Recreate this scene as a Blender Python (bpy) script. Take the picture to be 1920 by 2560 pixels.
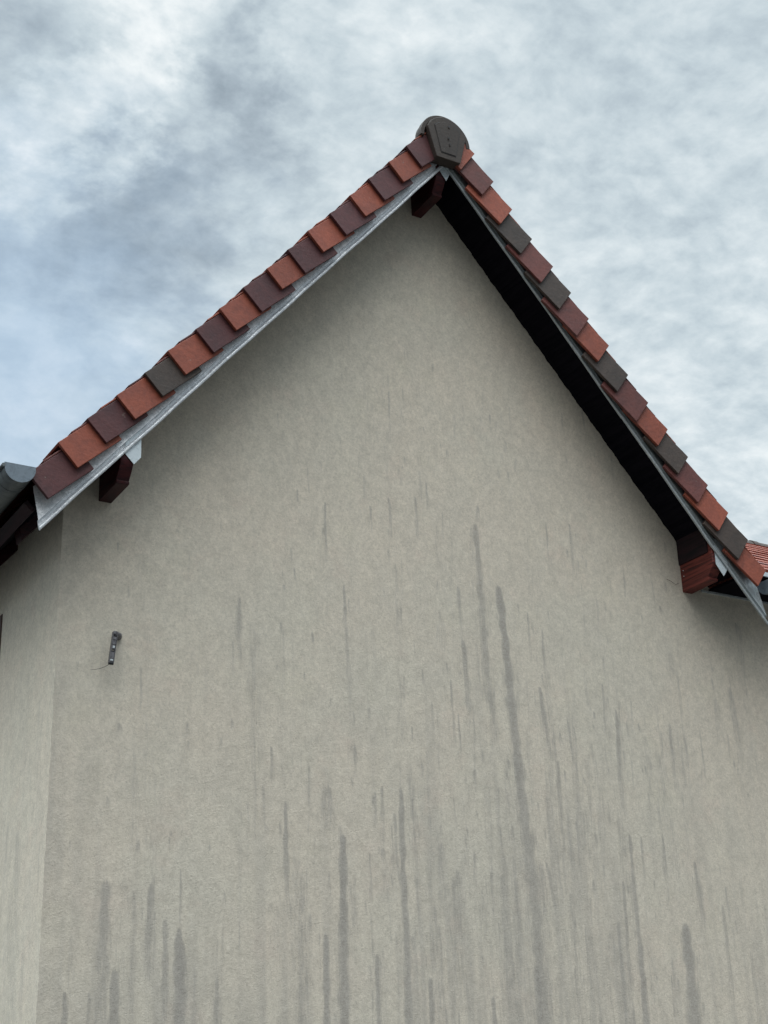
import bpy, bmesh, math, random
import numpy as np
from mathutils import Vector, Matrix
random.seed(7); rng = np.random.default_rng(11)
sc = bpy.context.scene
for o in list(bpy.data.objects): bpy.data.objects.remove(o)

# ------------------------------------------------------------------ camera
H = 6.35                      # height of the gable apex above the ground; geometry below is measured from the apex
A_L, W_Y = math.radians(49.71), 0.285     # roof pitch, depth of the verge overhang
CAM = Vector((-3.7076, -5.3318, -4.7544 + H))
R_ = Vector((0.86061224, -0.5081796, -0.03316733)); U_ = Vector((-0.1685216, -0.34564323, 0.92310954)); F_ = Vector((0.4805695, 0.78884996, 0.38310403))
cd = bpy.data.cameras.new('camera'); cam = bpy.data.objects.new('camera', cd); sc.collection.objects.link(cam)
cam.matrix_world = Matrix(((R_.x, U_.x, -F_.x, CAM.x), (R_.y, U_.y, -F_.y, CAM.y), (R_.z, U_.z, -F_.z, CAM.z), (0, 0, 0, 1)))
cd.sensor_fit = 'VERTICAL'; cd.sensor_height = 24.0; cd.lens = 24.0*3715.79/2560
cd.clip_start = 0.05; cd.clip_end = 5000
sc.camera = cam
sc.render.resolution_x, sc.render.resolution_y = 768, 1024

# ------------------------------------------------------------------ view, sky, sun
sc.view_settings.view_transform = 'Standard'; sc.view_settings.look = 'None'
sc.view_settings.exposure = 0.08; sc.view_settings.gamma = 1.0
SUN_EL, SUN_AZ = math.radians(60), math.radians(220)      # azimuth clockwise from +Y: behind the photographer, a little left
world = bpy.data.worlds.new('World'); sc.world = world; world.use_nodes = True
wt = world.node_tree; wt.nodes.clear()
class G:
    """small node helper"""
    def __init__(s, t): s.t = t
    def n(s, kind, **kw):
        x = s.t.nodes.new(kind)
        for k, v in kw.items():
            if k == 'ins':
                for i, val in v.items():
                    if hasattr(val, 'links') or isinstance(val, bpy.types.NodeSocket): s.t.links.new(val, x.inputs[i])
                    else: x.inputs[i].default_value = val
            else: setattr(x, k, v)
        return x
    def m(s, op, a, b=0.0, c=None, clamp=False):
        x = s.n('ShaderNodeMath', operation=op, use_clamp=clamp, ins={0: a, 1: b})
        if c is not None:
            if isinstance(c, bpy.types.NodeSocket): s.t.links.new(c, x.inputs[2])
            else: x.inputs[2].default_value = c
        return x.outputs[0]
    def v(s, op, a, b=(0, 0, 0)):
        x = s.n('ShaderNodeVectorMath', operation=op, ins={0: a, 1: b})
        return x.outputs['Value'] if op in ('DOT_PRODUCT', 'LENGTH', 'DISTANCE') else x.outputs[0]
    def scale(s, a, f):
        x = s.n('ShaderNodeVectorMath', operation='SCALE', ins={0: a}); 
        if isinstance(f, bpy.types.NodeSocket): s.t.links.new(f, x.inputs['Scale'])
        else: x.inputs['Scale'].default_value = f
        return x.outputs[0]
    def noise(s, vec, scale, detail=4.0, rough=0.55, dist=0.0, out='Fac', lac=2.0):
        x = s.n('ShaderNodeTexNoise', ins={'Scale': scale, 'Detail': detail, 'Roughness': rough, 'Distortion': dist, 'Lacunarity': lac})
        s.t.links.new(vec, x.inputs['Vector']); return x.outputs[out]
    def ramp(s, fac, stops, interp='LINEAR'):
        x = s.n('ShaderNodeValToRGB'); cr = x.color_ramp; cr.interpolation = interp
        while len(cr.elements) < len(stops): cr.elements.new(0.5)
        for e, (p, c) in zip(cr.elements, stops):
            e.position = p; e.color = (*c, 1) if len(c) == 3 else c
        s.t.links.new(fac, x.inputs[0]); return x.outputs[0]
    def mix(s, fac, a, b, blend='MIX'):
        x = s.n('ShaderNodeMix', data_type='RGBA', blend_type=blend)
        for i, val in ((0, fac), (6, a), (7, b)):
            if isinstance(val, bpy.types.NodeSocket): s.t.links.new(val, x.inputs[i])
            else: x.inputs[i].default_value = (*val, 1) if isinstance(val, tuple) and len(val) == 3 else val
        return x.outputs[2]
    def mapr(s, val, a, b, c=0.0, d=1.0, smooth=True):
        x = s.n('ShaderNodeMapRange', interpolation_type='SMOOTHSTEP' if smooth else 'LINEAR', ins={0: val, 1: a, 2: b, 3: c, 4: d})
        return x.outputs[0]
g = G(wt)
sky = g.n('ShaderNodeTexSky', sky_type='NISHITA', sun_disc=False)
sky.sun_elevation = SUN_EL; sky.sun_rotation = SUN_AZ; sky.dust_density = 2.0
tc = g.n('ShaderNodeTexCoord').outputs['Generated']
d_ = g.v('NORMALIZE', tc)
sep = g.n('ShaderNodeSeparateXYZ', ins={0: d_})
inv = g.m('DIVIDE', 1.0, g.m('ADD', g.m('MAXIMUM', sep.outputs[2], 0.0), 0.22))
uv = g.scale(d_, inv)
warp = g.n('ShaderNodeVectorMath', operation='SUBTRACT', ins={1: (0.5, 0.5, 0.5)})
wt.links.new(g.noise(uv, 4.0, 3, 0.55, out='Color'), warp.inputs[0])
uvw = g.v('ADD', uv, g.scale(warp.outputs[0], 0.07))
uvb = g.v('ADD', uvw, (3.7, 1.3, 0.4))
n1 = g.noise(uvb, 3.1, 7, 0.56)
n2 = g.noise(g.v('MULTIPLY', uvw, (1.0, 1.15, 1.0)), 13.0, 7, 0.55)
n3 = g.noise(uvw, 42.0, 5, 0.6)
n2s = g.mapr(n2, 0.30, 0.70)                                      # firmer edges to the cloudlets
dens = g.m('ADD', g.m('MULTIPLY', g.m('SUBTRACT', n1, 0.5), 0.75), g.m('MULTIPLY', g.m('SUBTRACT', n2s, 0.5), 0.27))
dens = g.m('ADD', dens, g.m('MULTIPLY', g.m('SUBTRACT', n3, 0.5), 0.55))
# large masses of thin (bright) and thick (dark) cloud, placed by direction in the sky
warp2 = g.n('ShaderNodeVectorMath', operation='SUBTRACT', ins={1: (0.5, 0.5, 0.5)})
wt.links.new(g.noise(uv, 14.0, 5, 0.6, out='Color'), warp2.inputs[0])
dw = g.v('ADD', g.v('ADD', d_, g.scale(warp.outputs[0], 0.10)), g.scale(warp2.outputs[0], 0.13))
LOBES = [((0.254,0.728,0.637),0.072,0.32),((0.242,0.756,0.608),0.064,0.28),((0.225,0.78,0.584),0.06,0.26),((0.277,0.704,0.654),0.057,0.14),((0.33,0.675,0.66),0.064,0.16),((0.388,0.644,0.66),0.075,0.16),((0.433,0.62,0.654),0.06,0.1),((0.31,0.753,0.581),0.113,-0.23),((0.335,0.699,0.632),0.064,-0.24),((0.195,0.751,0.631),0.075,-0.22),((0.25,0.799,0.546),0.098,-0.2),((0.297,0.793,0.532),0.098,-0.18),((0.332,0.728,0.6),0.075,-0.2),((0.283,0.78,0.558),0.075,-0.14),((0.222,0.798,0.561),0.041,0.2),((0.264,0.719,0.643),0.053,0.08),((0.241,0.823,0.515),0.06,-0.1),((0.384,0.72,0.578),0.057,0.1),((0.405,0.676,0.616),0.057,0.05),((0.314,0.824,0.472),0.034,0.22),((0.5,0.66,0.56),0.098,0.05),((0.537,0.597,0.595),0.132,-0.08),((0.593,0.524,0.612),0.094,-0.05),((0.558,0.657,0.508),0.094,0.02),((0.625,0.647,0.436),0.094,0.04),((0.666,0.646,0.372),0.075,0.05),((0.255,0.867,0.428),0.075,0.12),((0.362,0.79,0.494),0.053,0.08)]
for (lx, ly, lz), r, wgt in LOBES:
    dist = g.v('DISTANCE', dw, (lx, ly, lz))
    f = g.m('MULTIPLY', g.mapr(dist, 0.0, r, wgt, 0.0), g.m('ADD', 0.35, g.m('MULTIPLY', n2, 1.3)))
    dens = g.m('ADD', dens, f)
lum = g.m('MULTIPLY', g.m('ADD', dens, 0.90), 0.66)
cloud = g.ramp(lum, [(0.22, (0.27, 0.33, 0.38)), (0.40, (0.40, 0.475, 0.53)), (0.56, (0.545, 0.630, 0.672)), (0.69, (0.67, 0.745, 0.775)), (0.81, (0.80, 0.855, 0.87)), (1.0, (0.96, 0.985, 0.98))])
bluef = g.m('MULTIPLY', g.mapr(g.v('DISTANCE', dw, (0.22, 0.87, 0.45)), 0.02, 0.25, 1.0, 0.0), 0.6)
cloud = g.mix(bluef, cloud, (0.405, 0.555, 0.735))
cloud10 = g.mix(1.0, cloud, (10.5, 10.5, 10.5), 'MULTIPLY')
zen = g.mapr(sep.outputs[2], 0.67, 0.92, 1.0, 6.5)         # overcast: the zenith is brighter than the horizon band
cloud10 = g.scale(cloud10, zen)
low = g.mapr(sep.outputs[2], 0.06, 0.31, 0.28, 1.0)           # dimmed near the horizon, added to cut low fill light on the wall
cloud10 = g.scale(cloud10, low)
back = g.mapr(sep.outputs[1], 0.15, -0.30, 0.0, 1.0)            # sky behind the camera dimmed low down, added to deepen eave shade
hb = g.mapr(sep.outputs[2], 0.12, 0.62, 0.44, 1.0)
cloud10 = g.scale(cloud10, g.m('ADD', 1.0, g.m('MULTIPLY', back, g.m('SUBTRACT', hb, 1.0))))
full = g.mix(0.93, sky.outputs[0], cloud10)
bg = g.n('ShaderNodeBackground', ins={'Color': full, 'Strength': 0.1})
wo = g.n('ShaderNodeOutputWorld', ins={0: bg.outputs[0]})
sd = bpy.data.lights.new('sun', 'SUN'); sd.energy = 1.5; sd.angle = math.radians(60); sd.color = (1.0, 0.965, 0.91)
so = bpy.data.objects.new('sun', sd); sc.collection.objects.link(so)
sdir = Vector((math.sin(SUN_AZ)*math.cos(SUN_EL), math.cos(SUN_AZ)*math.cos(SUN_EL), math.sin(SUN_EL)))
so.rotation_euler = sdir.to_track_quat('Z', 'Y').to_euler(); so.location = (0, 0, 20)

# ------------------------------------------------------------------ materials
def newmat(name):
    m = bpy.data.materials.new(name); m.use_nodes = True; t = m.node_tree
    return m, G(t), t.nodes['Principled BSDF']
def objco(q): return q.n('ShaderNodeTexCoord').outputs['Object']
def bump(q, b, h, strength=0.3, dist=0.01):
    x = q.n('ShaderNodeBump', ins={'Strength': strength, 'Distance': dist, 'Height': h}); q.t.links.new(x.outputs[0], b.inputs['Normal'])

def mat_render(name, side=False):
    m, q, b = newmat(name); co = objco(q)
    ro = q.n('ShaderNodeVectorRotate', rotation_type='EULER_XYZ', ins={'Vector': co}); ro.inputs['Rotation'].default_value = (0.61, 0.43, 0.87); cr = ro.outputs[0]
    big = q.noise(cr, 1.3, 4, 0.6); mid = q.noise(q.v('MULTIPLY', co, (1, 1, 0.5)), 7.0, 5, 0.6)
    grain = q.noise(cr, 74.0, 5, 0.78); grit = q.noise(cr, 160.0, 3, 0.75)
    col = q.mix(q.mapr(big, 0.35, 0.65), (0.655, 0.582, 0.484), (0.632, 0.578, 0.484))
    col = q.mix(q.mapr(mid, 0.3, 0.72, 0.0, 0.40), col, (0.545, 0.500, 0.430))
    pink = q.noise(q.v('ADD', co, (9.1, 2.2, 4.0)), 5.0, 3, 0.6)
    col = q.mix(q.mapr(pink, 0.55, 0.75, 0, 0.30), col, (0.66, 0.545, 0.455))
    green = q.noise(q.v('ADD', co, (1.1, 7.2, 2.0)), 4.0, 4, 0.6)
    col = q.mix(q.mapr(green, 0.52, 0.74, 0, 0.22), col, (0.64, 0.59, 0.465))
    # stains: run-off streaks (vertex attribute) broken up by the roughcast
    st = q.n('ShaderNodeAttribute', attribute_name='stain').outputs['Fac']
    rag = q.noise(q.v('MULTIPLY', co, (110.0, 110.0, 13.0)), 1.0, 4, 0.75)
    brk = q.m('ADD', st, q.m('ADD', q.m('MULTIPLY', q.m('SUBTRACT', grain, 0.5), 0.6), q.m('MULTIPLY', q.m('SUBTRACT', rag, 0.5), 1.25)))
    sf = q.m('MULTIPLY', q.mapr(brk, 0.12, 0.66), q.mapr(st, 0.0, 0.10))
    sf = q.m('MULTIPLY', sf, q.m('ADD', q.m('MULTIPLY', st, 0.45), 0.42))
    col = q.mix(sf, col, (0.365, 0.338, 0.305))
    gt = q.n('ShaderNodeAttribute', attribute_name='grime').outputs['Fac']
    col = q.mix(q.mapr(q.m('ADD', gt, q.m('MULTIPLY', q.m('SUBTRACT', grain, 0.5), 0.5)), 0.05, 0.9, 0, 0.55), col, (0.41, 0.38, 0.34))
    if side: col = q.mix(1.0, col, (1.17, 1.18, 1.18), 'MULTIPLY')      # side face tinted lighter than the front
    pit = q.mapr(grit, 0.30, 0.46, 0.62, 1.0)
    gr2 = q.m('MULTIPLY', q.mapr(grain, 0.3, 0.7, 0.88, 1.10), q.mapr(q.noise(cr, 22.0, 4, 0.65), 0.3, 0.7, 0.93, 1.06))
    col = q.mix(1.0, col, q.n('ShaderNodeCombineXYZ', ins={0: gr2, 1: gr2, 2: gr2}).outputs[0], 'MULTIPLY')
    col = q.mix(0.6, col, q.n('ShaderNodeCombineXYZ', ins={0: pit, 1: pit, 2: pit}).outputs[0], 'MULTIPLY')
    q.t.links.new(col, b.inputs['Base Color']); b.inputs['Roughness'].default_value = 0.95
    b.inputs['Specular IOR Level'].default_value = 0.15
    worm = q.noise(q.v('MULTIPLY', cr, (1.0, 1.0, 1.6)), 46.0, 4, 0.62, 1.3)
    h = q.m('ADD', q.m('MULTIPLY', grit, 0.35), q.m('ADD', q.m('MULTIPLY', worm, 0.9), q.m('MULTIPLY', mid, 1.2)))
    bump(q, b, h, 0.34, 0.006); return m

def mat_clay(name, base, dark, spot=0.35, rough=0.62):
    m, q, b = newmat(name); co = objco(q)
    inf = q.n('ShaderNodeObjectInfo').outputs['Random']
    cc = q.v('ADD', co, q.scale(q.n('ShaderNodeCombineXYZ', ins={0: inf, 1: inf, 2: inf}).outputs[0], 20.0))
    a = q.noise(cc, 9.0, 5, 0.6, 0.6); f = q.noise(cc, 60.0, 4, 0.65); s = q.noise(q.v('MULTIPLY', cc, (1.0, 1.0, 3.0)), 26.0, 3, 0.6)
    col = q.mix(q.mapr(a, 0.35, 0.72, 0, 0.9), base, dark)
    val = q.m('ADD', 0.86, q.m('MULTIPLY', inf, 0.28))
    vv = q.m('MULTIPLY', val, q.mapr(f, 0.25, 0.75, 0.84, 1.14))
    col = q.mix(1.0, col, q.n('ShaderNodeCombineXYZ', ins={0: vv, 1: vv, 2: vv}).outputs[0], 'MULTIPLY')
    col = q.mix(q.mapr(s, 0.60, 0.78, 0, spot), col, (dark[0]*0.55, dark[1]*0.6, dark[2]*0.6))
    lic = q.noise(cc, 31.0, 3, 0.6)
    col = q.mix(q.mapr(lic, 0.70, 0.76, 0, 0.4), col, (0.30, 0.27, 0.23))
    q.t.links.new(col, b.inputs['Base Color']); b.inputs['Roughness'].default_value = rough
    b.inputs['Specular IOR Level'].default_value = 0.35
    bump(q, b, q.m('ADD', f, q.m('MULTIPLY', s, 0.6)), 0.28, 0.004); return m

def mat_metal(name, base, dark, metallic=0.25, rough=0.5, mott=1.0, sc_=24.0):
    m, q, b = newmat(name); co = objco(q)
    a = q.noise(co, sc_, 7, 0.72, 1.2); v = q.n('ShaderNodeTexVoronoi', ins={'Scale': 85.0, 'Vector': co}).outputs['Distance']
    big = q.noise(co, 5.0, 3, 0.5)
    ed = q.n('ShaderNodeAttribute', attribute_name='edge').outputs['Fac']
    t = q.m('ADD', q.m('ADD', a, q.m('MULTIPLY', ed, 0.20)), q.m('MULTIPLY', q.m('SUBTRACT', big, 0.5), 0.25))
    col = q.mix(q.mapr(t, 0.47, 0.72, 0, mott), base, dark)
    col = q.mix(q.mapr(v, 0.1, 0.6, 0.0, 0.22*mott), col, (base[0]*1.1, base[1]*1.1, base[2]*1.12))
    q.t.links.new(col, b.inputs['Base Color']); b.inputs['Metallic'].default_value = metallic
    q.t.links.new(q.mapr(a, 0.3, 0.7, rough-0.1, rough+0.15), b.inputs['Roughness'])
    bump(q, b, q.m('ADD', a, q.m('MULTIPLY', big, 2.0)), 0.18, 0.004); return m

def mat_wood(name, base, dark, rough=0.5, axis=1):
    m, q, b = newmat(name); co = objco(q)
    s = [14.0, 14.0, 60.0]; s[axis] = 2.5
    gr = q.noise(q.v('MULTIPLY', co, tuple(s)), 1.0, 5, 0.65, 0.6); f = q.noise(co, 30.0, 4, 0.6)
    col = q.mix(q.mapr(gr, 0.38, 0.66), base, dark)
    col = q.mix(q.mapr(f, 0.62, 0.75, 0, 0.35), col, (base[0]*1.5, base[1]*1.7, base[2]*1.7))
    q.t.links.new(col, b.inputs['Base Color']); b.inputs['Roughness'].default_value = rough
    b.inputs['Specular IOR Level'].default_value = 0.3
    bump(q, b, gr, 0.45, 0.004); return m

def mat_plain(name, base, rough=0.8, sc_=20.0, var=0.25):
    m, q, b = newmat(name); co = objco(q); a = q.noise(co, sc_, 5, 0.6)
    v = q.mapr(a, 0.25, 0.75, 1-var, 1+var)
    col = q.mix(1.0, base, q.n('ShaderNodeCombineXYZ', ins={0: v, 1: v, 2: v}).outputs[0], 'MULTIPLY')
    q.t.links.new(col, b.inputs['Base Color']); b.inputs['Roughness'].default_value = rough
    bump(q, b, a, 0.25, 0.01); return m

M_WALL = mat_render('roughcast_render'); M_SIDE = mat_render('lighter_side_render', True)
M_OR = mat_clay('orange_clay', (0.285, 0.074, 0.043), (0.215, 0.060, 0.040))
M_RD = mat_clay('dark_red_clay', (0.100, 0.033, 0.034), (0.068, 0.026, 0.029), 0.3)
M_GY = mat_clay('grey_brown_clay', (0.064, 0.046, 0.038), (0.044, 0.034, 0.030), 0.3)
M_BR = mat_clay('brown_red_clay', (0.150, 0.048, 0.041), (0.105, 0.038, 0.036), 0.3)
M_RIDGE = mat_clay('ridge_clay', (0.050, 0.037, 0.030), (0.040, 0.030, 0.026), 0.1)
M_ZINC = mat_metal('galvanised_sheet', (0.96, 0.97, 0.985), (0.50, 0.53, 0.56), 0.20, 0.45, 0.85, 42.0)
M_ZINC2 = mat_metal('duller_sheet', (0.62, 0.66, 0.67), (0.34, 0.37, 0.38), 0.45, 0.5, 0.9)  # duller and darker than the left flashing's sheet
M_CAP = mat_metal('zinc_cap', (0.60, 0.66, 0.69), (0.36, 0.41, 0.44), 0.3, 0.5)
M_GUT = mat_metal('zinc_gutter', (0.13, 0.145, 0.15), (0.07, 0.08, 0.085), 0.35, 0.5, 0.9, 14.0)
M_GCAP = mat_metal('zinc_gutter_end', (0.17, 0.205, 0.24), (0.11, 0.135, 0.16), 0.3, 0.55, 0.9, 30.0)
M_RWOOD = mat_wood('lit_mahogany_stain', (0.165, 0.036, 0.028), (0.030, 0.008, 0.008))  # right purlin: brighter copy of the timber, its light put into the colour
M_PWOOD = mat_wood('shaded_mahogany_stain', (0.062, 0.010, 0.012), (0.022, 0.005, 0.007), 0.55)  # left and ridge purlins: same timber, shade painted into the colour
M_TAIL = mat_wood('dark_mahogany_stain', (0.035, 0.009, 0.011), (0.016, 0.006, 0.008))
M_DWOOD = mat_wood('dark_wood', (0.024, 0.009, 0.012), (0.007, 0.005, 0.007), 0.8)
M_SOF = mat_wood('soffit_stain', (0.010, 0.009, 0.013), (0.005, 0.005, 0.008), 0.9)
M_SOF.node_tree.nodes['Principled BSDF'].inputs['Specular IOR Level'].default_value = 0.05
M_STEEL = mat_metal('old_steel', (0.17, 0.165, 0.175), (0.05, 0.05, 0.055), 0.3, 0.6, 1.0, 90.0)
M_BLACK = mat_plain('black_rubber', (0.015, 0.015, 0.017), 0.6)
M_BROWN = mat_plain('window_brown', (0.06, 0.028, 0.018), 0.5)
M_GROUND = mat_plain('asphalt', (0.05, 0.049, 0.047), 0.9, 2.0, 0.3)
m, q, b = newmat('window_glass'); b.inputs['Base Color'].default_value = (0.02, 0.025, 0.03, 1); b.inputs['Roughness'].default_value = 0.05; M_GLASS = m

# ------------------------------------------------------------------ mesh helpers (geometry in metres from the apex, lifted by H)
def link(name, me, mat, parent=None):
    o = bpy.data.objects.new(name, me); sc.collection.objects.link(o)
    if mat is not None: me.materials.append(mat)
    if parent is not None: o.parent = parent
    return o
def obj(name, verts, faces, mat, parent=None, smooth=False, bevel=0.0, seg=1, lift=True, angle=30):
    me = bpy.data.meshes.new(name)
    me.from_pydata([(v[0], v[1], v[2]+(H if lift else 0)) for v in verts], [], faces); me.update()
    bm = bmesh.new(); bm.from_mesh(me); bmesh.ops.recalc_face_normals(bm, faces=bm.faces)
    if bevel > 0:
        ed = [e for e in bm.edges if len(e.link_faces) == 2 and e.calc_face_angle(0) > math.radians(angle)]
        bmesh.ops.bevel(bm, geom=ed, offset=bevel, segments=seg, profile=0.6, affect='EDGES', clamp_overlap=True)
    bm.to_mesh(me); bm.free()
    if smooth:
        for p_ in me.polygons: p_.use_smooth = True
    return link(name, me, mat, parent)
class MB:
    def __init__(s): s.v = []; s.f = []
    def add(s, v, f):
        k = len(s.v); s.v += list(v); s.f += [tuple(i+k for i in x) for x in f]
    def box(s, x0, x1, y0, y1, z0, z1):
        s.add([(x, y, z) for x in (x0, x1) for y in (y0, y1) for z in (z0, z1)],
              [(0, 1, 3, 2), (4, 6, 7, 5), (0, 4, 5, 1), (2, 3, 7, 6), (0, 2, 6, 4), (1, 5, 7, 3)])
    def prism(s, sect, fn, a, b):
        """closed 2D section carried from a to b by fn(p, q, t)"""
        n = len(sect); va = [fn(p_, q_, a) for p_, q_ in sect]; vb = [fn(p_, q_, b) for p_, q_ in sect]
        s.add(va+vb, [tuple(range(n)), tuple(range(2*n-1, n-1, -1))]+[(i, (i+1) % n, n+(i+1) % n, n+i) for i in range(n)])
    def tube(s, path, r, n=10, cap=True):
        path = [Vector(p_) for p_ in path]; rings = []
        for i, p_ in enumerate(path):
            t = (path[min(i+1, len(path)-1)]-path[max(i-1, 0)]).normalized()
            u = t.orthogonal().normalized() if i == 0 else (u-t*u.dot(t)).normalized(); w = t.cross(u)
            rr = r[i] if isinstance(r, (list, tuple)) else r
            rings.append([p_+u*rr*math.cos(2*math.pi*k/n)+w*rr*math.sin(2*math.pi*k/n) for k in range(n)])
        vs = [tuple(x) for rg in rings for x in rg]; fs = []
        for i in range(len(path)-1):
            for k in range(n): fs.append((i*n+k, i*n+(k+1) % n, (i+1)*n+(k+1) % n, (i+1)*n+k))
        if cap: fs += [tuple(range(n)), tuple(range((len(path)-1)*n, len(path)*n))]
        s.add(vs, fs)
    def make(s, name, mat, parent=None, **kw): return obj(name, s.v, s.f, mat, parent, **kw)
P = A_L; CP, SP = math.cos(P), math.sin(P)
def sl(side, s, n, y): return (side*(s*CP+n*SP), y, -s*SP+n*CP)     # slope coordinates: s down the slope, n outward
def group_empty(name, loc, label, cat):
    o = bpy.data.objects.new(name, None); sc.collection.objects.link(o); o.location = loc
    o['label'] = label; o['category'] = cat; return o
def part_parent(o, root): 
    o.parent = root; o.matrix_parent_inverse = Matrix.Translation(-root.location)

# ------------------------------------------------------------------ ground
gm = MB(); N = 24
for i in range(N+1):
    for j in range(N+1):
        gm.v.append((-1200+2400*i/N, -1200+2400*j/N, 0.0))
gm.f = [(i*(N+1)+j, (i+1)*(N+1)+j, (i+1)*(N+1)+j+1, i*(N+1)+j+1) for i in range(N) for j in range(N)]
gr = gm.make('ground', M_GROUND, lift=False); gr['kind'] = 'structure'

# ------------------------------------------------------------------ the house
house = bpy.data.objects.new('gabled_house', None); sc.collection.objects.link(house)
house['label'] = 'beige rendered house with steep gable, streak-stained wall and red and brown tiled verge'; house['category'] = 'house'

XL, XR2, ZB = -1.864, 4.6, -H
Y2 = 8.0
NL, NR = -0.008, -0.010          # soffit depth below the tile line, left and right
X_STEP, Z_STEP = 1.790, -2.128   # past the lower right purlin the wall stops level under the wing eave

def ragged(t, amp):  # uneven plaster line
    return amp*(0.5*math.sin(t*61.0)+0.3*math.sin(t*143+1.3)+0.25*math.sin(t*327+0.4)+0.18*math.sin(t*711+2.0))
def x_left(z):
    s = (-z+NL*CP)/SP; x = -(s*CP+NL*SP)
    return max(XL, x+0.003)
def x_right(z):
    s = (-z+NR*CP)/SP; x = s*CP+NR*SP
    return x-0.004+ragged(z, 0.0055)

STREAKS = [(0.36,-2.295,0.448,-3.927,0.034,1.0),(0.448,-3.927,0.44,-4.35,0.044,0.7),(0.244,-1.985,0.258,-2.866,0.028,0.7),(0.259,-1.887,0.259,-1.975,0.014,0.7),(0.12,-2.339,0.122,-2.654,0.018,0.6),(0.13,-2.607,0.143,-3.013,0.022,0.75),(0.564,-2.785,0.6,-3.147,0.021,0.75),(0.604,-2.496,0.606,-2.78,0.012,0.5),(0.718,-2.931,0.74,-3.135,0.014,0.55),(1.03,-2.851,1.01,-3.384,0.019,0.75),(1.371,-2.887,1.371,-3.22,0.017,0.55),(1.042,-3.472,1.03,-4.348,0.021,0.75),(-1.045,-2.568,-1.048,-2.848,0.018,0.75),(-0.516,-2.425,-0.499,-3.037,0.013,0.65),(-0.36,-2.002,-0.36,-2.145,0.013,0.6),(-0.251,-3.349,-0.25,-4.352,0.025,0.85),(-0.347,-3.347,-0.352,-3.661,0.015,0.6),(-0.553,-3.574,-0.568,-4.352,0.029,0.85),(-0.826,-3.451,-0.824,-3.933,0.018,0.85),(-0.645,-3.992,-0.648,-4.353,0.022,0.95),(-1.613,-3.813,-1.618,-4.355,0.042,0.65),(-1.429,-3.822,-1.432,-4.182,0.019,0.85),(-1.496,-3.861,-1.493,-4.355,0.027,0.45),(-1.363,-3.953,-1.353,-4.355,0.023,0.65),(-1.301,-3.986,-1.282,-4.354,0.035,0.95),(-1.562,-4.15,-1.563,-4.355,0.038,0.85),(0.397,-3.144,0.423,-3.617,0.031,0.85),(1.336,-3.876,1.325,-4.347,0.047,0.85),(1.714,-2.702,1.723,-2.949,0.04,0.45),(1.822,-2.639,1.838,-3.036,0.036,0.45),(0.433,-4.089,0.448,-4.35,0.026,0.95),(-1.76,-4.237,-1.757,-4.356,0.019,0.75),(-0.397,-4.07,-0.401,-4.352,0.016,0.75),(-0.136,-4.159,-0.135,-4.351,0.021,0.75),(0.921,-3.89,0.907,-4.348,0.018,0.65),(0.641,-3.144,0.64,-3.712,0.018,0.55),(0.972,-3.695,0.947,-4.348,0.018,0.55),(1.248,-3.458,1.246,-3.682,0.014,0.5),(1.439,-3.583,1.455,-3.872,0.017,0.55),(0.262,-2.82,0.296,-3.175,0.024,0.5),(1.59,-3.778,1.588,-4.346,0.024,0.5),(1.738,-3.995,1.769,-4.346,0.024,0.5),(0.308,-1.387,0.306,-1.545,0.01,0.4),(-0.516,-1.669,-0.512,-1.815,0.009,0.4),(-1.135,-4.177,-1.137,-4.354,0.015,0.6),(-1.039,-3.95,-1.042,-4.14,0.01,0.5),(0.183,-4.231,0.187,-4.35,0.019,0.7),(0.662,-3.889,0.666,-3.982,0.013,0.6),(-1.235,-4.126,-1.227,-4.354,0.017,0.5),(0.527,-3.633,0.561,-3.841,0.013,0.6),(-1.585,-4.031,-1.588,-4.151,0.023,0.5)]
SIDE = [(0.791,-3.515,0.814,-3.917,8,0.6),(0.651,-3.557,0.547,-4.337,14,0.8),(0.685,-3.776,0.648,-4.33,22,0.7),(0.433,-3.274,0.377,-3.822,9,0.5),(0.484,-4.034,0.464,-4.343,8,0.7),(0.352,-3.112,0.337,-3.44,6,0.4)]
def field_noise(shape, cells, seed):
    r = np.random.default_rng(seed); c = r.random((cells[0]+3, cells[1]+3))
    u = np.linspace(0, cells[0], shape[0]); v = np.linspace(0, cells[1], shape[1])
    i = u.astype(int); j = v.astype(int); fu = (u-i); fv = (v-j); fu = fu*fu*(3-2*fu); fv = fv*fv*(3-2*fv)
    a = c[i][:, j]; b_ = c[i+1][:, j]; cc = c[i][:, j+1]; dd = c[i+1][:, j+1]
    return (a*(1-fu)[:, None]+b_*fu[:, None])*(1-fv)[None]+(cc*(1-fu)[:, None]+dd*fu[:, None])*fv[None]

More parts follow.
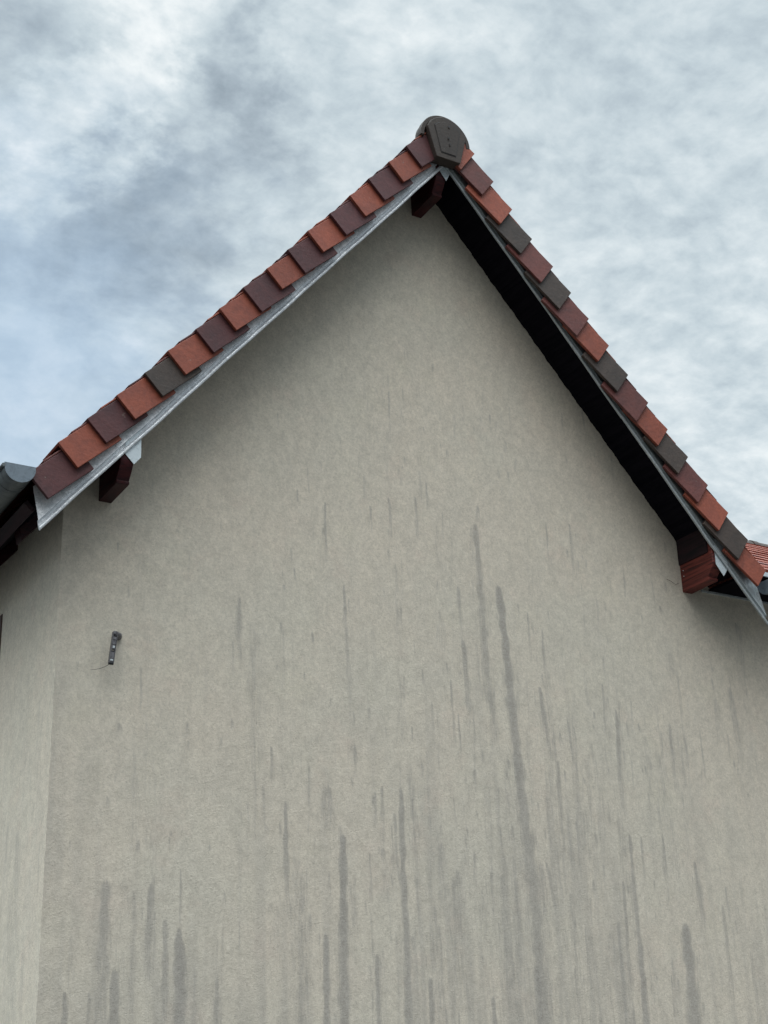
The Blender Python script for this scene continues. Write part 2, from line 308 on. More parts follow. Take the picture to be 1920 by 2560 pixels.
# stain maps on a regular (x, z) lattice, sampled onto the wall vertices
LX0, LX1, LZ0, LZ1 = -2.0, 2.8, -5.0, 0.0
NXS, NZS = 1200, 900
gx = np.linspace(LX0, LX1, NXS); gz = np.linspace(LZ0, LZ1, NZS)
def draw(stain, gx, gz, xt, zt, xb, zb, w, st, wob, fade=True):
    L = max(zt-zb, 0.01); jz = np.where((gz <= zt+0.02) & (gz >= zb-0.05))[0]
    for j in jz:
        t = (zt-gz[j])/L
        if t < -0.05 or t > 1.15: continue
        xc = xt+(xb-xt)*t+wob[0]*math.sin(gz[j]*9+wob[1])+wob[0]*0.5*math.sin(gz[j]*31+wob[1]*2)
        top = min(max((zt-gz[j])/(w*1.8), 0), 1)            # rounded, pointed head
        ww = w*0.55*(0.30+0.70*math.sqrt(top))*(1+0.10*math.sin(gz[j]*23+wob[1]*3)+0.07*math.sin(gz[j]*67+wob[1]))*(1+1.1*max(t, 0))
        s_ = st*(1.0-0.55*max(t, 0)) if fade else st
        if t > 1: s_ *= max(0, 1-(t-1)/0.15)
        if top <= 0: continue
        i0 = int((xc-3*ww-gx[0])/(gx[1]-gx[0])); i1 = int((xc+3*ww-gx[0])/(gx[1]-gx[0]))+2
        i0 = max(i0, 0); i1 = min(i1, len(gx))
        if i1 <= i0: continue
        d = np.abs(gx[i0:i1]-xc)/ww
        sg = np.sign(gx[i0:i1]-xc); lw = 1+0.12*math.sin(gz[j]*47+wob[1]*5); rw = 1+0.16*math.sin(gz[j]*39+wob[1]*7+2)
        d = d/np.where(sg < 0, lw, rw)
        val = s_*np.clip(1.45-d, 0, 1)*min(1, top*3)
        stain[i0:i1, j] = np.maximum(stain[i0:i1, j], val)
stain = np.zeros((NXS, NZS))
for k_, (xt, zt, xb, zb, w, st) in enumerate(STREAKS):
    draw(stain, gx, gz, xt, zt, xb, min(zb, zb) if zb > -4.3 else -5.0, w, st, (0.0018, k_*1.7))
    if w > 0.015:            # thin companions beside the wide runs
        for _ in range(3):
            dx = random.uniform(-2.2, 2.2)*w; z0 = zt-random.uniform(0.0, 0.6)*(zt-zb); 
            draw(stain, gx, gz, xt+dx, z0, xb+dx, z0-random.uniform(0.1, 0.5), random.uniform(0.005, 0.010), st*random.uniform(0.3, 0.6), (0.002, random.random()*9))
runs = np.zeros((NXS, NZS))          # hundreds of faint overlapping runs, each with a pointed head and a widening tail
for k_ in range(620):
    x = random.gauss(0.42, 0.42) if random.random() < 0.5 else random.uniform(-1.85, 2.4)
    z = -1.5-3.3*random.random()**0.75
    w = random.choice((0.009, 0.012, 0.016, 0.024, 0.036, 0.055)); L = random.uniform(0.12, 0.9)
    tmp = runs if k_ % 2 else stain
    draw(tmp, gx, gz, x, z, x+random.uniform(-.01, .01), z-L, w, random.uniform(0.12, 0.42)*(0.4+0.6*min(1, (-z-1.4)/1.8)), (0.0015, k_*0.7))
stain = np.clip(stain+runs*0.8, 0, 1.1)
for k_ in range(700):        # short ticks where drops started
    x = random.triangular(-1.85, 2.3, 0.45); z = random.triangular(-4.9, -0.9, -3.7)
    if random.random() < 0.25: x = random.uniform(-1.85, 2.2)
    L = random.uniform(0.015, 0.07) if random.random() < 0.7 else random.uniform(0.07, 0.3)
    draw(stain, gx, gz, x, z, x+random.uniform(-.004, .006), z-L, random.uniform(0.006, 0.012), random.uniform(0.2, 0.8), (0.002, k_), True)
for k_ in range(420):        # specks of dirt in the upper middle
    x = random.gauss(0.0, 0.5); z = random.gauss(-1.45, 0.32)
    if z > -0.7-abs(x)*1.2: continue
    draw(stain, gx, gz, x, z, x+random.uniform(-.004, .004), z-random.uniform(0.012, 0.07), random.uniform(0.007, 0.014), random.uniform(0.2, 0.5), (0.002, k_), True)
# broad, faint vertical grime bands, stronger low down and right of the middle
band = field_noise((NXS, NZS), (95, 7), 3)*0.6+field_noise((NXS, NZS), (260, 16), 4)*0.4
zz = (-gz[None, :]-1.6)/3.0; low = np.clip(zz, 0, 1)
mid_ = 0.55+0.45*np.exp(-((gx[:, None]-0.45)/0.75)**2)
grime = np.clip((band-0.40)*2.6, 0, 1)*low*mid_*0.95
grime += 0.55*np.exp(-((gx[:, None]-0.36)/0.10)**2)*np.clip((-gz[None, :]-2.9)/0.7, 0, 1)*(0.3+0.7*field_noise((NXS, NZS), (200, 14), 9))
grime += 0.55*np.exp(-((gx[:, None]-XL)/0.10))*np.clip(-gz[None, :]-2.4, 0, 1)*(0.4+0.6*field_noise((NXS, NZS), (60, 90), 6))
grime += 0.40*np.exp(-((gx[:, None]+1.2)/0.45)**2)*np.clip((-gz[None, :]-3.9)/0.5, 0, 1)*(0.3+field_noise((NXS, NZS), (120, 12), 8))
grime = np.clip(grime, 0, 1)

def sample(F, gx, gz, X, Z):
    u = np.clip((X-gx[0])/(gx[-1]-gx[0])*(len(gx)-1), 0, len(gx)-1.001); v = np.clip((Z-gz[0])/(gz[-1]-gz[0])*(len(gz)-1), 0, len(gz)-1.001)
    i = u.astype(int); j = v.astype(int); fu = u-i; fv = v-j
    return (F[i, j]*(1-fu)+F[i+1, j]*fu)*(1-fv)+(F[i, j+1]*(1-fu)+F[i+1, j+1]*fu)*fv

def wall_grid(rows, ncol, xl, xr, name):
    """front wall as one fine sheet: rows of z, columns spread between xl(z) and xr(z)"""
    V = []; F = []
    t = np.linspace(0, 1, ncol)
    for z in rows:
        a, b_ = xl(z), xr(z)
        for x in a+(b_-a)*t: V.append((x, W_Y, z))
    for i in range(len(rows)-1):
        for j in range(ncol-1): k = i*ncol+j; F.append((k, k+1, k+ncol+1, k+ncol))
    return V, F
rows = list(np.arange(-0.13, Z_STEP, -0.009))+[Z_STEP]
V, F = wall_grid(rows, 520, x_left, lambda z: x_right(z), 'wall')
rows2 = [Z_STEP]+list(np.arange(Z_STEP-0.006, -4.75, -0.009))+[-4.9, -5.5, ZB]
XW = 2.75
V2, F2 = wall_grid(rows2, 820, lambda z: XL+0.0006*math.sin(z*37)+0.0006*math.sin(z*91), lambda z: XW, 'wall')
k = len(V); V += V2; F += [tuple(i+k for i in f) for f in F2]
# rest of the front wall to the right (wing), then the other sides as plain sheets
k = len(V); V += [(XW, W_Y, Z_STEP), (XR2, W_Y, Z_STEP), (XR2, W_Y, ZB), (XW, W_Y, ZB), (XR2, Y2, ZB), (XR2, Y2, Z_STEP)]
F += [(k, k+1, k+2, k+3), (k+1, k+5, k+4, k+2)]
me = bpy.data.meshes.new('wall'); me.from_pydata([(x, y, z+H) for x, y, z in V], [], F); me.update()
XA = np.array([v_[0] for v_ in V]); ZA = np.array([v_[2] for v_ in V])
for nm, fld in (('stain', stain), ('grime', grime)):
    at = me.attributes.new(nm, 'FLOAT', 'POINT'); at.data.foreach_set('value', sample(fld, gx, gz, XA, ZA).astype(np.float32))
link('wall', me, M_WALL, house)

# side wall, facing left, with the window opening near the frame edge
ZS = -2.312; WY0, WY1, WZ0, WZ1 = 1.075, 2.0, -3.75, -2.525
sy = np.linspace(W_Y, WY0, 170); sz = np.r_[np.arange(ZS+0.12, -4.75, -0.010), -5.2, ZB]
sgx = np.linspace(0.26, 1.16, 400); sgz = np.linspace(-5, -2, 500); sst = np.zeros((400, 500))
for k_, (ya, za, yb, zb, w, st) in enumerate(SIDE):
    draw(sst, sgx, sgz, ya, za, yb, zb-0.4, w*0.0022*2.2, st*0.55, (0.004, k_*2.1))
for k_ in range(90):
    y = random.uniform(0.3, 1.12); z = random.uniform(-4.8, -2.9)
    draw(sst, sgx, sgz, y, z, y, z-random.uniform(0.05, 0.5), random.uniform(0.008, 0.02), random.uniform(0.15, 0.4), (0.003, k_))
V = [(XL+0.0006*math.sin(z*37)+0.0006*math.sin(z*91) if j == 0 else XL, y, z) for z in sz for j, y in enumerate(sy)]
n_ = len(sy); F = [(i*n_+j, i*n_+j+1, (i+1)*n_+j+1, (i+1)*n_+j) for i in range(len(sz)-1) for j in range(n_-1)]
k = len(V); zt = ZS+0.12
V += [(XL, WY0, zt), (XL, WY1, zt), (XL, Y2, zt), (XL, WY0, WZ1), (XL, WY1, WZ1), (XL, WY0, WZ0), (XL, WY1, WZ0), (XL, WY0, ZB), (XL, WY1, ZB), (XL, Y2, ZB),
      (XL+0.11, WY0, WZ1), (XL+0.11, WY1, WZ1), (XL+0.11, WY0, WZ0), (XL+0.11, WY1, WZ0)]
F += [tuple(k+i for i in f) for f in ((0, 1, 4, 3), (5, 6, 8, 7), (1, 2, 9, 8, 6, 4), (3, 4, 11, 10), (4, 6, 13, 11), (6, 5, 12, 13), (5, 3, 10, 12))]
k = len(V); V += [(XL, Y2, ZB), (XR2, Y2, ZB), (XR2, Y2, -2.1), (1.8, Y2, -2.1), (0, Y2, -0.1), (XL, Y2, -2.3)]; F += [tuple(range(k, k+6))]
me = bpy.data.meshes.new('side_wall'); me.from_pydata([(x, y, z+H) for x, y, z in V], [], F); me.update()
YA = np.array([v_[1] for v_ in V]); ZA = np.array([v_[2] for v_ in V])
at = me.attributes.new('stain', 'FLOAT', 'POINT'); at.data.foreach_set('value', sample(sst, sgx, sgz, YA, ZA).astype(np.float32))
link('side_wall', me, M_SIDE, house)
wb = MB()
for (a, b_, c, d) in ((WY0-0.004, WY0+0.06, WZ0, WZ1), (WY1-0.06, WY1+0.004, WZ0, WZ1), (WY0+0.06, WY1-0.06, WZ1-0.06, WZ1+0.004), (WY0+0.06, WY1-0.06, WZ0, WZ0+0.06)):
    wb.box(XL-0.006, XL+0.07, a, b_, c, d)
win = wb.make('window', M_BROWN, house, bevel=0.003)
gb = MB(); gb.box(XL+0.04, XL+0.05, WY0+0.055, WY1-0.055, WZ0+0.055, WZ1-0.055); gb.make('glass', M_GLASS, win)

# ---- roof deck (timber boarding under the tiles), closing the house
def slab(mb, side, s0, s1, n0, n1, y0, y1):
    mb.prism([(s0, n0), (s1, n0), (s1, n1), (s0, n1)], lambda a, b_, y: sl(side, a, b_, y), y0, y1)
dk = MB(); slab(dk, -1, 0.02, 3.16, 0.003, 0.018, 0.064, Y2); slab(dk, 1, 0.02, 2.74, 0.003, 0.018, 0.064, Y2)
dk.make('roof_deck', M_SOF, house)
# soffit boards of the verge, separate planks butted along the slope
for side, s0, s1, n0 in ((-1, 0.0, 3.10, NL), (1, 0.0, 2.735, NR)):
    sb = MB(); slab(sb, side, s0, s1, n0, n0+0.009, 0.044, W_Y+0.05)
    sb.make('verge_soffit', M_SOF, house)
# eave rafters and fascia on the left
for i in range(12):
    y = 0.355+i*0.55; rb = MB()
    rb.prism([(2.60, -0.046), (3.165, -0.046), (3.135, 0.001), (2.60, 0.001)], lambda a, b_, yy: sl(-1, a, b_, yy), y, y+0.07)
    rb.make('rafter_tail', M_TAIL, house, bevel=0.003)
fb = MB(); fb.prism([(3.165, 0.001), (3.185, 0.001), (3.185, 0.05), (3.165, 0.05)], lambda a, b_, yy: sl(-1, a, b_, yy), 0.075, Y2)
fb.make('fascia_board', M_DWOOD, house)

# ---- verge flashing: folded sheet with a groove and a rolled lip, plumb-cut ends
def flashing(side, nlip, s_a, s_b, y0, mat, drift, cut_a=False, cut_b=False, top=0.075):
    sect = [(y0, top), (y0, nlip+0.033), (y0+0.011, nlip+0.030), (y0+0.011, nlip+0.020), (y0-0.001, nlip+0.0145)]
    c = (y0+0.001, nlip+0.0065); r = 0.0068
    for k_ in range(9):
        a = math.radians(80-k_*36); sect.append((c[0]-r*math.cos(a)*0.8, c[1]+r*math.sin(a)))
    back = [(y0+0.012, nlip+0.006), (y0+0.0135, nlip+0.033), (y0+0.0025, nlip+0.036), (y0+0.0025, top)]
    sect += back
    V = []; F = []; n = len(sect)
    ss = np.linspace(s_a, s_b, max(2, int((s_b-s_a)/0.05)))
    for i_, s in enumerate(ss):
        for (y, nn) in sect:
            s_ = s; dn = drift(s)
            if cut_a: s_ += min(1, max(0, (s_a+0.35-s)/0.35))*(-nn*SP/CP-s_a)        # plumb cut at the apex
            if cut_b:
                x_fix = s_b*CP+nlip*SP+(0.20 if side < 0 else 0.0)*max(nn-nlip, 0)
                s_ += min(1, max(0, (s-s_b+0.35)/0.35))*((x_fix-nn*SP)/CP-s_b)        # and at the eave
            wv = 0.0012*math.sin(s*7.0)+0.0008*math.sin(s*19+1)
            V.append(sl(side, s_, nn+wv+dn, y+(0.20 if side < 0 else 0.34)*max(0.0, nn-nlip-0.033)))       # the sheet leans back towards the tiles
    for i_ in range(len(ss)-1):
        for k_ in range(n): F.append((i_*n+k_, i_*n+(k_+1) % n, (i_+1)*n+(k_+1) % n, (i_+1)*n+k_))
    F.append(tuple(range(n))); F.append(tuple(range((len(ss)-1)*n, len(ss)*n)))
    o = obj('verge_flashing', V, F, mat, house)
    at = o.data.attributes.new('edge', 'FLOAT', 'POINT')
    vals = []
    for v_ in o.data.vertices:
        x, z = side*v_.co.x, v_.co.z-H; nn = x*SP+z*CP
        vals.append(float(np.clip(1-(nn-nlip-0.02)/0.045, 0, 1)))
    at.data.foreach_set('value', vals); return o
dL = lambda s: -0.001*min(1, max(0, (s-1.7)/1.5)); dR = lambda s: -0.023*min(1, max(0, (s-0.8)/1.7))
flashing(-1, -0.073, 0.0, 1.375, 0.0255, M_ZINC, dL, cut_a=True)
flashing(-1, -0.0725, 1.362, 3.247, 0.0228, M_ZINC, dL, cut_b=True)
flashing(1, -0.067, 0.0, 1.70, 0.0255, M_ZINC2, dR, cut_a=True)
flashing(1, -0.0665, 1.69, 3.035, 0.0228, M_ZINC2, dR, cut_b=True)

# ---- roof field tiles, both slopes, one mesh per slope
TH = 0.0100
YT = -0.028                     # the verge tiles stand this far in front of the metal
G_ = 0.1806
TILT = math.atan(2*TH/G_*1.0)
D_ = 0.134
def frame(side, s, n, tilt, sh=0.0):
    q_ = P-tilt
    o_ = Vector(sl(side, s, n, 0)); ua = Vector((-side*math.cos(q_), 0, math.sin(q_))); ub = Vector((side*math.sin(q_), 0, math.cos(q_)))
    return lambda a, b_, y: tuple(o_+ua*(a+b_*sh)+ub*b_+Vector((0, y, 0)))
def field(side, s_last, nrows, name):
    mb = MB(); col = []
    for r in range(nrows):
        s = s_last-r*G_/2
        fr = frame(side, s, 0.0, TILT)
        off = 0.0 if r % 2 == 0 else 0.085
        y = 0.20+off
        while y < Y2+0.2:
            w = 0.170; j = random.uniform(-.0025, .0025); jn = random.uniform(-.001, .002); L = 0.26 if s-0.26 > 0.05 else max(0.05, s-0.06)
            y0, y1 = y+0.0012, y+w-0.0012; b0, b1 = D_-TH+jn, D_+jn
            mb.add([fr(a, b_, yy) for a in (j, L) for b_ in (b0, b1) for yy in (y0, y1)],
                   [(0, 1, 3, 2), (4, 6, 7, 5), (0, 4, 5, 1), (2, 3, 7, 6), (0, 2, 6, 4), (1, 5, 7, 3)])
            col += [random.choice((0, 0, 0, 1, 1, 2))]*6
            y += w
    me = bpy.data.meshes.new(name); me.from_pydata([(v_[0], v_[1], v_[2]+H) for v_ in mb.v], [], mb.f); me.update()
    for m_ in (M_OR, M_RD, M_GY): me.materials.append(m_)
    me.polygons.foreach_set('material_index', col)
    o = bpy.data.objects.new(name, me); sc.collection.objects.link(o); o.parent = house; return o
roofL = field(-1, 3.13, 33, 'roof_slope'); roofR = field(1, 2.845, 31, 'roof_slope')

# ---- verge tiles: L-shaped, lapping down the slope, each measured tail position (s, n) and depth
LT = [(0.267,0.0,0.136),(0.44,0.003,0.128),(0.628,-0.003,0.136),(0.8,0.0,0.13),(0.984,-0.006,0.133),(1.168,0.006,0.126),(1.342,-0.013,0.139),(1.513,0.003,0.12),(1.696,-0.013,0.14),(1.877,0.001,0.124),(2.053,-0.007,0.131),(2.245,0.002,0.129),(2.411,-0.003,0.127),(2.591,0.002,0.127),(2.774,0.007,0.128),(2.953,0.008,0.13),(3.146,-0.006,0.13)]
RT = [(0.152,-0.036,0.16),(0.323,-0.016,0.133),(0.502,-0.029,0.14),(0.691,-0.035,0.14),(0.875,-0.036,0.149),(1.043,-0.041,0.15),(1.212,-0.051,0.156),(1.385,-0.03,0.141),(1.572,-0.044,0.145),(1.757,-0.057,0.16),(1.928,-0.031,0.137),(2.11,-0.029,0.139),(2.295,-0.031,0.142),(2.479,-0.027,0.143),(2.661,-0.033,0.152),(2.837,-0.027,0.122)]
CL = 'DODODODODODOGODOD'.replace('D', 'R'); CR = 'OBOGBGBOGBOGBOGO'
MT = {'O': M_OR, 'R': M_RD, 'G': M_GY, 'B': M_BR}; NM = {'O': 'orange clay verge tile', 'R': 'dark purplish red verge tile', 'G': 'grey brown verge tile', 'B': 'brownish red verge tile'}
def verge(side, i, s, n, d, c, roof, sh):
    jt = random.uniform(-0.007, 0.007); tilt = TILT+jt
    L = 0.262 if i > 0 else min(0.262, s-0.045)
    if i == 1: L = min(L, s-0.07)
    fr = frame(side, s, n, tilt, sh); pt = 0.017
    yj = random.uniform(-0.0015, 0.0015)
    sect = [(0, 0), (pt, 0), (pt, d-TH), (0.195, d-TH), (0.195, d), (0, d)]
    na = 7; V = []; F = []
    for k_ in range(na):
        a = L*k_/(na-1)
        for m_i, (yy, b_) in enumerate(sect):
            jb = random.uniform(-.0006, .0006)
            V.append(fr(a, b_+jb, YT+yy+yj+a*0.100+random.uniform(-.0004, .0004)))
    ns = len(sect)
    for k_ in range(na-1):
        for m_i in range(ns): F.append((k_*ns+m_i, k_*ns+(m_i+1) % ns, (k_+1)*ns+(m_i+1) % ns, (k_+1)*ns+m_i))
    F += [(0, 1, 2, 5), (2, 3, 4, 5)]
    e = (na-1)*ns; F += [(e, e+1, e+2, e+5), (e+2, e+3, e+4, e+5)]
    o = obj('verge_tile', V, F, MT[c], roof, bevel=0.0022, seg=2, angle=45)
    o['label'] = NM[c]
    # the half-bond tile lying between this verge tile and the next one up
    if L > 0.16:
        mb = MB(); b0 = d+0.0022; b1 = d+TH-0.0006; a0 = G_/2+random.uniform(-.006, .006); a1 = min(a0+0.2, L+0.06); y0 = YT+0.012+random.uniform(-.002, .004)
        if s-a1 < 0.05: a1 = s-0.05
        if a1 > a0+0.03:
            mb.add([fr(a, b_, yy+a*0.03) for a in (a0, a1) for b_ in (b0, b1) for yy in (y0, 0.19)],
                   [(0, 1, 3, 2), (4, 6, 7, 5), (0, 4, 5, 1), (2, 3, 7, 6), (0, 2, 6, 4), (1, 5, 7, 3)])
            mb.make('half_tile', random.choice((M_OR, M_BR, M_RD)), roof, bevel=0.0012)
for i, (s, n, d) in enumerate(LT): verge(-1, i, s, n, d, CL[i], roofL, 0.0)
for i, (s, n, d) in enumerate(RT): verge(1, i, s, n, d, CR[i], roofR, 0.13)

# ---- ridge: half-round ridge tiles with a shield-shaped end tile
RC, RR_ = (-0.015, 0.014), 0.147
def arc(cx, cz, r, a0, a1, n): return [(cx+r*math.cos(math.radians(a0+(a1-a0)*k_/n)), cz+r*math.sin(math.radians(a0+(a1-a0)*k_/n))) for k_ in range(n+1)]
def xz(a, b_, y): return (a, y, b_)
y = -0.022; k_ = 0
while y < Y2-0.3:
    L = 0.36 if k_ else 0.035; rb = MB(); rr = RR_ if k_ == 0 else 0.114-0.004*(k_ % 2)
    outer = arc(*RC, rr, -4, 184, 26); inner = arc(*RC, rr-0.015, 184, -4, 26)
    rb.prism(outer+inner, xz, y, y+L+0.03)
    if k_ == 0:     # raised rim at the exposed end
        rb.prism(arc(*RC, rr+0.006, -2, 182, 26)+arc(*RC, rr-0.017, 182, -2, 26), xz, y-0.003, y+0.03)
    rb.make('ridge_tile', M_RIDGE, house, bevel=0.002, angle=50); y += L; k_ += 1
sh_out = arc(RC[0], RC[1]+0.004, 0.127, 20, 160, 20)+[(-0.0875, -0.118), (0.0585, -0.118)]
sh = MB(); sh.prism(sh_out, xz, -0.044, 0.022)
shield = sh.make('ridge_end_tile', M_RIDGE, house, bevel=0.004, seg=2, angle=28)
fr_o = arc(RC[0], RC[1]+0.002, 0.100, 38, 142, 14)+[(-0.0605, -0.086), (0.0315, -0.086)]
fr_i = [( -0.0145+(a+0.0145)*0.965, 0.014+(b_-0.014)*0.965) for a, b_ in fr_o]
fm = MB(); nn_ = len(fr_o); V = []; 
# raised panel: thin slab with a dark joint around it
fm.prism(fr_i, xz, -0.0475, -0.043)
pn = fm.make('panel', M_RIDGE, shield, bevel=0.0012, angle=28)
# incised outline as shallow groove ring
gm_ = MB(); ring_o = [(-0.0145+(a+0.0145)*1.0, 0.014+(b_-0.014)*1.0) for a, b_ in fr_o]
for i in range(nn_):
    if i in range(3, 11): continue
    a = ring_o[i]; b_ = ring_o[(i+1) % nn_]; c = fr_i[(i+1) % nn_]; d = fr_i[i]
    gm_.prism([a, b_, c, d], xz, -0.0455, -0.0435)
gm_.make('groove', M_BLACK, shield)
for (hx, hz) in ((-0.004, 0.092), (-0.010, 0.018), (-0.004, -0.020)):
    hb = MB(); hb.prism(arc(hx, hz, 0.0055, 0, 324, 9), xz, -0.0495, -0.0470)
    hb.make('nail_hole', M_BLACK, shield)
    kb = MB(); kb.prism(arc(hx-0.001, hz-0.006, 0.0062, 190, 350, 8), xz, -0.0505, -0.0472)
    kb.make('nail_boss', M_RIDGE, shield)

# ---- purlins with carved ends and sheet-metal caps
def purlin(x0, x1, zb, zcap, ytip, wood):
    # profile in (y, z): front face, concave cove, notch, chin, underside
    pr = [(W_Y+0.06, zb+0.25), (ytip, zb+0.25), (ytip, zcap)]
    for k_ in range(1, 9):
        t = k_/8; pr.append((ytip+0.046*(1-math.cos(math.radians(90*t)))*0.9+0.004*t, zcap+(zb+0.024-zcap)*t))
    pr += [(ytip+0.050, zb+0.016), (ytip+0.042, zb+0.013), (ytip+0.046, zb+0.001), (W_Y+0.06, zb-0.006)]
    mb = MB(); mb.prism(pr, lambda a, b_, x: (x, a, b_), x0, x1)
    return mb.make('purlin', wood, house, bevel=0.002, angle=40)
def cap(pts, y, par):
    mb = MB(); mb.prism(pts, xz, y, y+0.002); return mb.make('metal_cap', M_CAP, par)
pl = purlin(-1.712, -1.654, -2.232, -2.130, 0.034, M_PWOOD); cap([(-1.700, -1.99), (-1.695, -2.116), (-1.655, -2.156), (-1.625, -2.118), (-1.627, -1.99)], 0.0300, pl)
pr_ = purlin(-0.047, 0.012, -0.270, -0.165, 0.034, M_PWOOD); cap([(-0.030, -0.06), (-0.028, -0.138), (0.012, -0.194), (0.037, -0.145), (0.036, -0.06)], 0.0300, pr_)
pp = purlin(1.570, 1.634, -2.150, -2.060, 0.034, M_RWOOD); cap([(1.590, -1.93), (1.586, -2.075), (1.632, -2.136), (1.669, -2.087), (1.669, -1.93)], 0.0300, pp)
fb = MB(); fb.box(1.563, 1.625, 0.060, W_Y+0.05, -2.003, -1.80); fb.make('dark_upper_block', M_DWOOD, house, bevel=0.003)  # darker block built over the upper side of the right purlin
for dz in (-2.038, -2.070):
    sb = MB(); sb.tube([(1.5705, 0.262, dz), (1.5675, 0.262, dz)], 0.0028, 8); sb.make('screw', M_CAP, pp)
# wing eave: narrow light strip where the render meets the soffit
ws = MB(); ws.box(1.70, XR2, W_Y-0.012, W_Y-0.001, Z_STEP-0.006, Z_STEP+0.004)
ws.make('eave_bead', M_ZINC2, house)
ub = MB(); ub.box(1.76, XR2, 0.075, W_Y+0.05, Z_STEP+0.004, Z_STEP+0.02); ub.make('eave_soffit', M_SOF, house)

# ---- gutters
def gutter(path_axis, a0, a1, c, zt, r, capsign, name='gutter'):
    """half-round channel along y (axis 1) or x (axis 0); c = centre on the other horizontal axis"""
    def fn(p_, q_, t): return (c+p_, t, zt+q_) if path_axis == 1 else (t, c+p_, zt+q_)
    mb = MB()
    out = arc(0, 0, r, 180, 360, 22); inn = arc(0, 0, r-0.002, 360, 180, 22)
    mb.prism(out+inn, fn, a0, a1)
    for sgn in (-1,):
        path = [fn(sgn*(r+0.004), 0.0, a) for a in (a0-0.002, a1)]; mb.tube(path, 0.0075, 10)
    t = a0+0.10
    while t < a1:      # joint sleeves
        mb.prism(arc(0, 0, r+0.0015, 180, 360, 22)+arc(0, 0, r, 360, 180, 22), fn, t, t+0.012); t += 1.0
    gt = mb.make(name, M_GUT, house, bevel=0.0)
    cb = MB(); cb.prism(arc(0, 0, r-0.003, 180, 360, 22)+[(r-0.003, 0.0)], fn, a0+0.001, a0+0.004)
    cb.prism(arc(0, 0, r, 180, 360, 22)+arc(0, 0, r-0.006, 360, 180, 22), fn, a0-0.0015, a0+0.001)
    cb.prism([(-r, 0.014), (r, 0.014), (r, 0.0), (-r, 0.0)], fn, a0+0.002, a0+0.005)
    cb.make('end_cap', M_GCAP, gt)
    return gt
gutter(1, -0.052, Y2, -2.158, -2.305, 0.063, -1)
gutter(0, 1.900, XR2, 0.000, -2.140, 0.064, -1)

# ---- wing roof behind the right verge
WE = (0.10, -2.045); WS = 0.598; WRY = 2.2
wp = math.atan(WS); cw, sw = math.cos(wp), math.sin(wp)
wl = (WRY-WE[0])/cw
def wsl(u, n, x): return (x, WE[0]+u*cw-n*sw, WE[1]+u*sw+n*cw)
mb = MB(); cols = []
nr = int(wl/0.21)
for r in range(nr+1):
    u0 = r*0.21; x = 1.90+(0.0 if r % 2 else 0.09)
    while x < XR2+0.3:
        w = 0.175; jn = random.uniform(-.002, .002); ju = random.uniform(-.006, .006); pts = []
        u1 = min(u0+0.33, wl)
        for (u, b0) in ((u0+ju, 0.012+jn), (u1, jn)):
            for xx in (x+0.002, x+w-0.002):
                pts += [wsl(u, b0, xx), wsl(u, b0+0.016, xx)]
        base = len(mb.v); mb.v += pts
        mb.f += [tuple(base+i for i in f) for f in ((0, 1, 3, 2), (4, 6, 7, 5), (0, 4, 5, 1), (2, 3, 7, 6), (0, 2, 6, 4), (1, 5, 7, 3))]
        cols += [random.choice((0,)*12+(1,))]*6
        x += w
me = bpy.data.meshes.new('wing_roof'); me.from_pydata([(v_[0], v_[1], v_[2]+H) for v_ in mb.v], [], mb.f); me.update()
me.materials.append(M_OR); me.materials.append(M_BR); me.polygons.foreach_set('material_index', cols)
wr = bpy.data.objects.new('wing_roof', me); sc.collection.objects.link(wr); wr.parent = house
dk = MB(); dk.prism([(0.02, -0.02), (wl, -0.02), (wl, -0.006), (0.02, -0.006)], wsl, 1.90, XR2+0.1)
dk.prism([(0.0, -0.02), (wl, -0.02), (wl, -0.006), (0.0, -0.006)], lambda u, n, x: (x, 2*WRY-(WE[0]+u*cw-n*sw), WE[1]+u*sw+n*cw), 1.90, XR2+0.1)
dk.make('wing_deck', M_SOF, wr)
eb = MB(); eb.box(1.93, XR2, 0.085, 0.098, -2.062, -2.038); eb.make('drip_edge', M_CAP, wr)
zr = WE[1]+wl*sw; x = 1.2; k_ = 0
while x < XR2:
    rb = MB(); rr = 0.078 if k_ % 2 else 0.082
    fn = lambda p_, q_, t: (t, WRY+p_, zr-0.045+q_)
    rb.prism(arc(0, 0, rr, 0, 180, 16)+arc(0, 0, rr-0.014, 180, 0, 16), fn, x, x+0.37)
    rb.prism(arc(0, 0, rr+0.005, 0, 180, 16)+arc(0, 0, rr-0.002, 180, 0, 16), fn, x, x+0.05)
    rb.make('ridge_tile', M_GY, wr, bevel=0.002, angle=50); x += 0.36; k_ += 1

# ------------------------------------------------------------------ small things on the wall
def thing_at(name, loc, label, cat):
    o = bpy.data.objects.new(name, None); sc.collection.objects.link(o); o.location = (loc[0], loc[1], loc[2]+H)
    o['label'] = label; o['category'] = cat; return o
def shift(mb, loc): mb.v = [(v_[0]-loc[0], v_[1]-loc[1], v_[2]-loc[2]) for v_ in mb.v]; return mb
BL = (-1.600, W_Y, -2.830)
br = thing_at('wall_bracket', BL, 'small rusty grey metal bracket hanging from a pin on the beige wall', 'bracket')
yb = W_Y-0.060
mb = MB(); mb.tube([(-1.597, W_Y+0.01, -2.828), (-1.606, W_Y-0.018, -2.830), (-1.622, W_Y-0.042, -2.834), (-1.638, yb-0.002, -2.838)], [0.015, 0.014, 0.0115, 0.009], 12)
shift(mb, BL).make('pin', M_STEEL, br, lift=False, smooth=False)
mb = MB()     # channel-shaped strap: back plate, two cheeks, cross pieces with open slots
def strap(mb, z0, z1, xc0, xc1, w):
    pass
def xs(z): return -1.6365+(z+2.828)*0.105
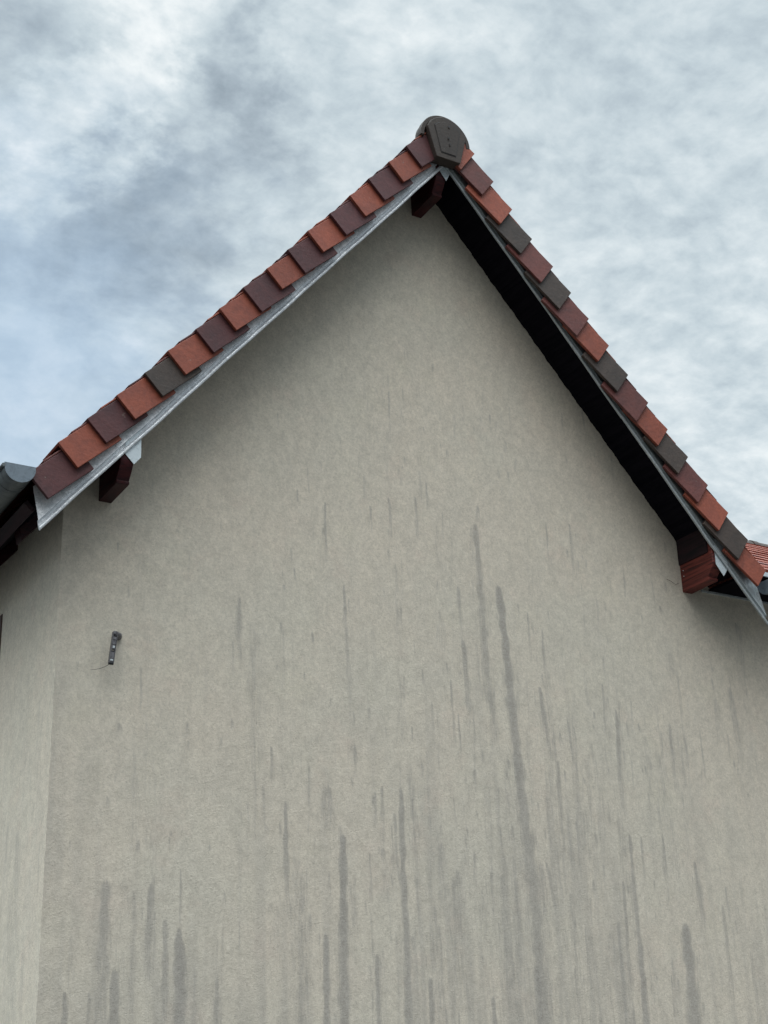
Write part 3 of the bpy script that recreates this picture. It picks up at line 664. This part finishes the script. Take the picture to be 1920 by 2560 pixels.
def seg(mb, z0, z1, dx0, dx1, y0, y1):
    mb.add([(xs(z)+dx, y, z) for z in (z0, z1) for dx in (dx0, dx1) for y in (y0, y1)],
           [(0, 1, 3, 2), (4, 6, 7, 5), (0, 4, 5, 1), (2, 3, 7, 6), (0, 2, 6, 4), (1, 5, 7, 3)])
zt_, zb_ = -2.830, -2.965
seg(mb, zb_, zt_, -0.0105, -0.008, yb-0.008, yb+0.008); seg(mb, zb_, zt_, 0.008, 0.0105, yb-0.008, yb+0.008)
for a, b_ in ((-2.828, -2.841), (-2.853, -2.866), (-2.8675, -2.887), (-2.889, -2.907), (-2.919, -2.948), (-2.949, -2.961)):
    seg(mb, b_, a, -0.0078, 0.0078, yb-0.005, yb+0.004)
for a in (-2.846, -2.914): seg(mb, a-0.006, a+0.005, -0.0078, 0.0078, yb+0.003, yb+0.007)
shift(mb, BL).make('strap', M_STEEL, br, lift=False, bevel=0.0008)
for z0, z1, d0, d1 in ((-2.902, -2.892, -0.004, 0.005), (-2.957, -2.950, -0.0075, 0.0055)):
    mb = MB(); seg(mb, z0, z1, d0, d1, yb-0.007, yb-0.005); shift(mb, BL).make('clip', M_ZINC2, br, lift=False, bevel=0.0006)
mb = MB(); mb.tube([(xs(zb_)-0.0100, yb, zb_-0.001), (xs(zb_)+0.0100, yb, zb_-0.001)], 0.0065, 12)
shift(mb, BL).make('roller', M_BLACK, br, lift=False)
mb = MB(); mb.tube([(-1.658, yb-0.002, -2.967), (-1.664, yb-0.003, -2.976), (-1.679, yb-0.004, -2.986), (-1.698, yb-0.004, -2.995), (-1.718, yb-0.002, -3.001), (-1.736, yb, -3.004)], [0.0013, 0.0012, 0.0011, 0.001, 0.0009, 0.0007], 6)
shift(mb, BL).make('wire', M_BLACK, br, lift=False)
SL = (1.461, W_Y, -2.096)
mb = MB(); mb.tube([(1.545, W_Y-0.003, -2.109), (1.531, W_Y-0.007, -2.112), (1.523, W_Y-0.004, -2.120), (1.506, W_Y-0.008, -2.115), (1.484, W_Y-0.006, -2.104), (1.461, W_Y-0.003, -2.096)], 0.0011, 6)
st = shift(mb, SL).make('dry_stalk', M_BROWN, None, lift=False); st.location = (SL[0], SL[1], SL[2]+H)
st['label'] = 'thin bent dry stalk sticking to the wall beside the lower right purlin'; st['category'] = 'stalk'
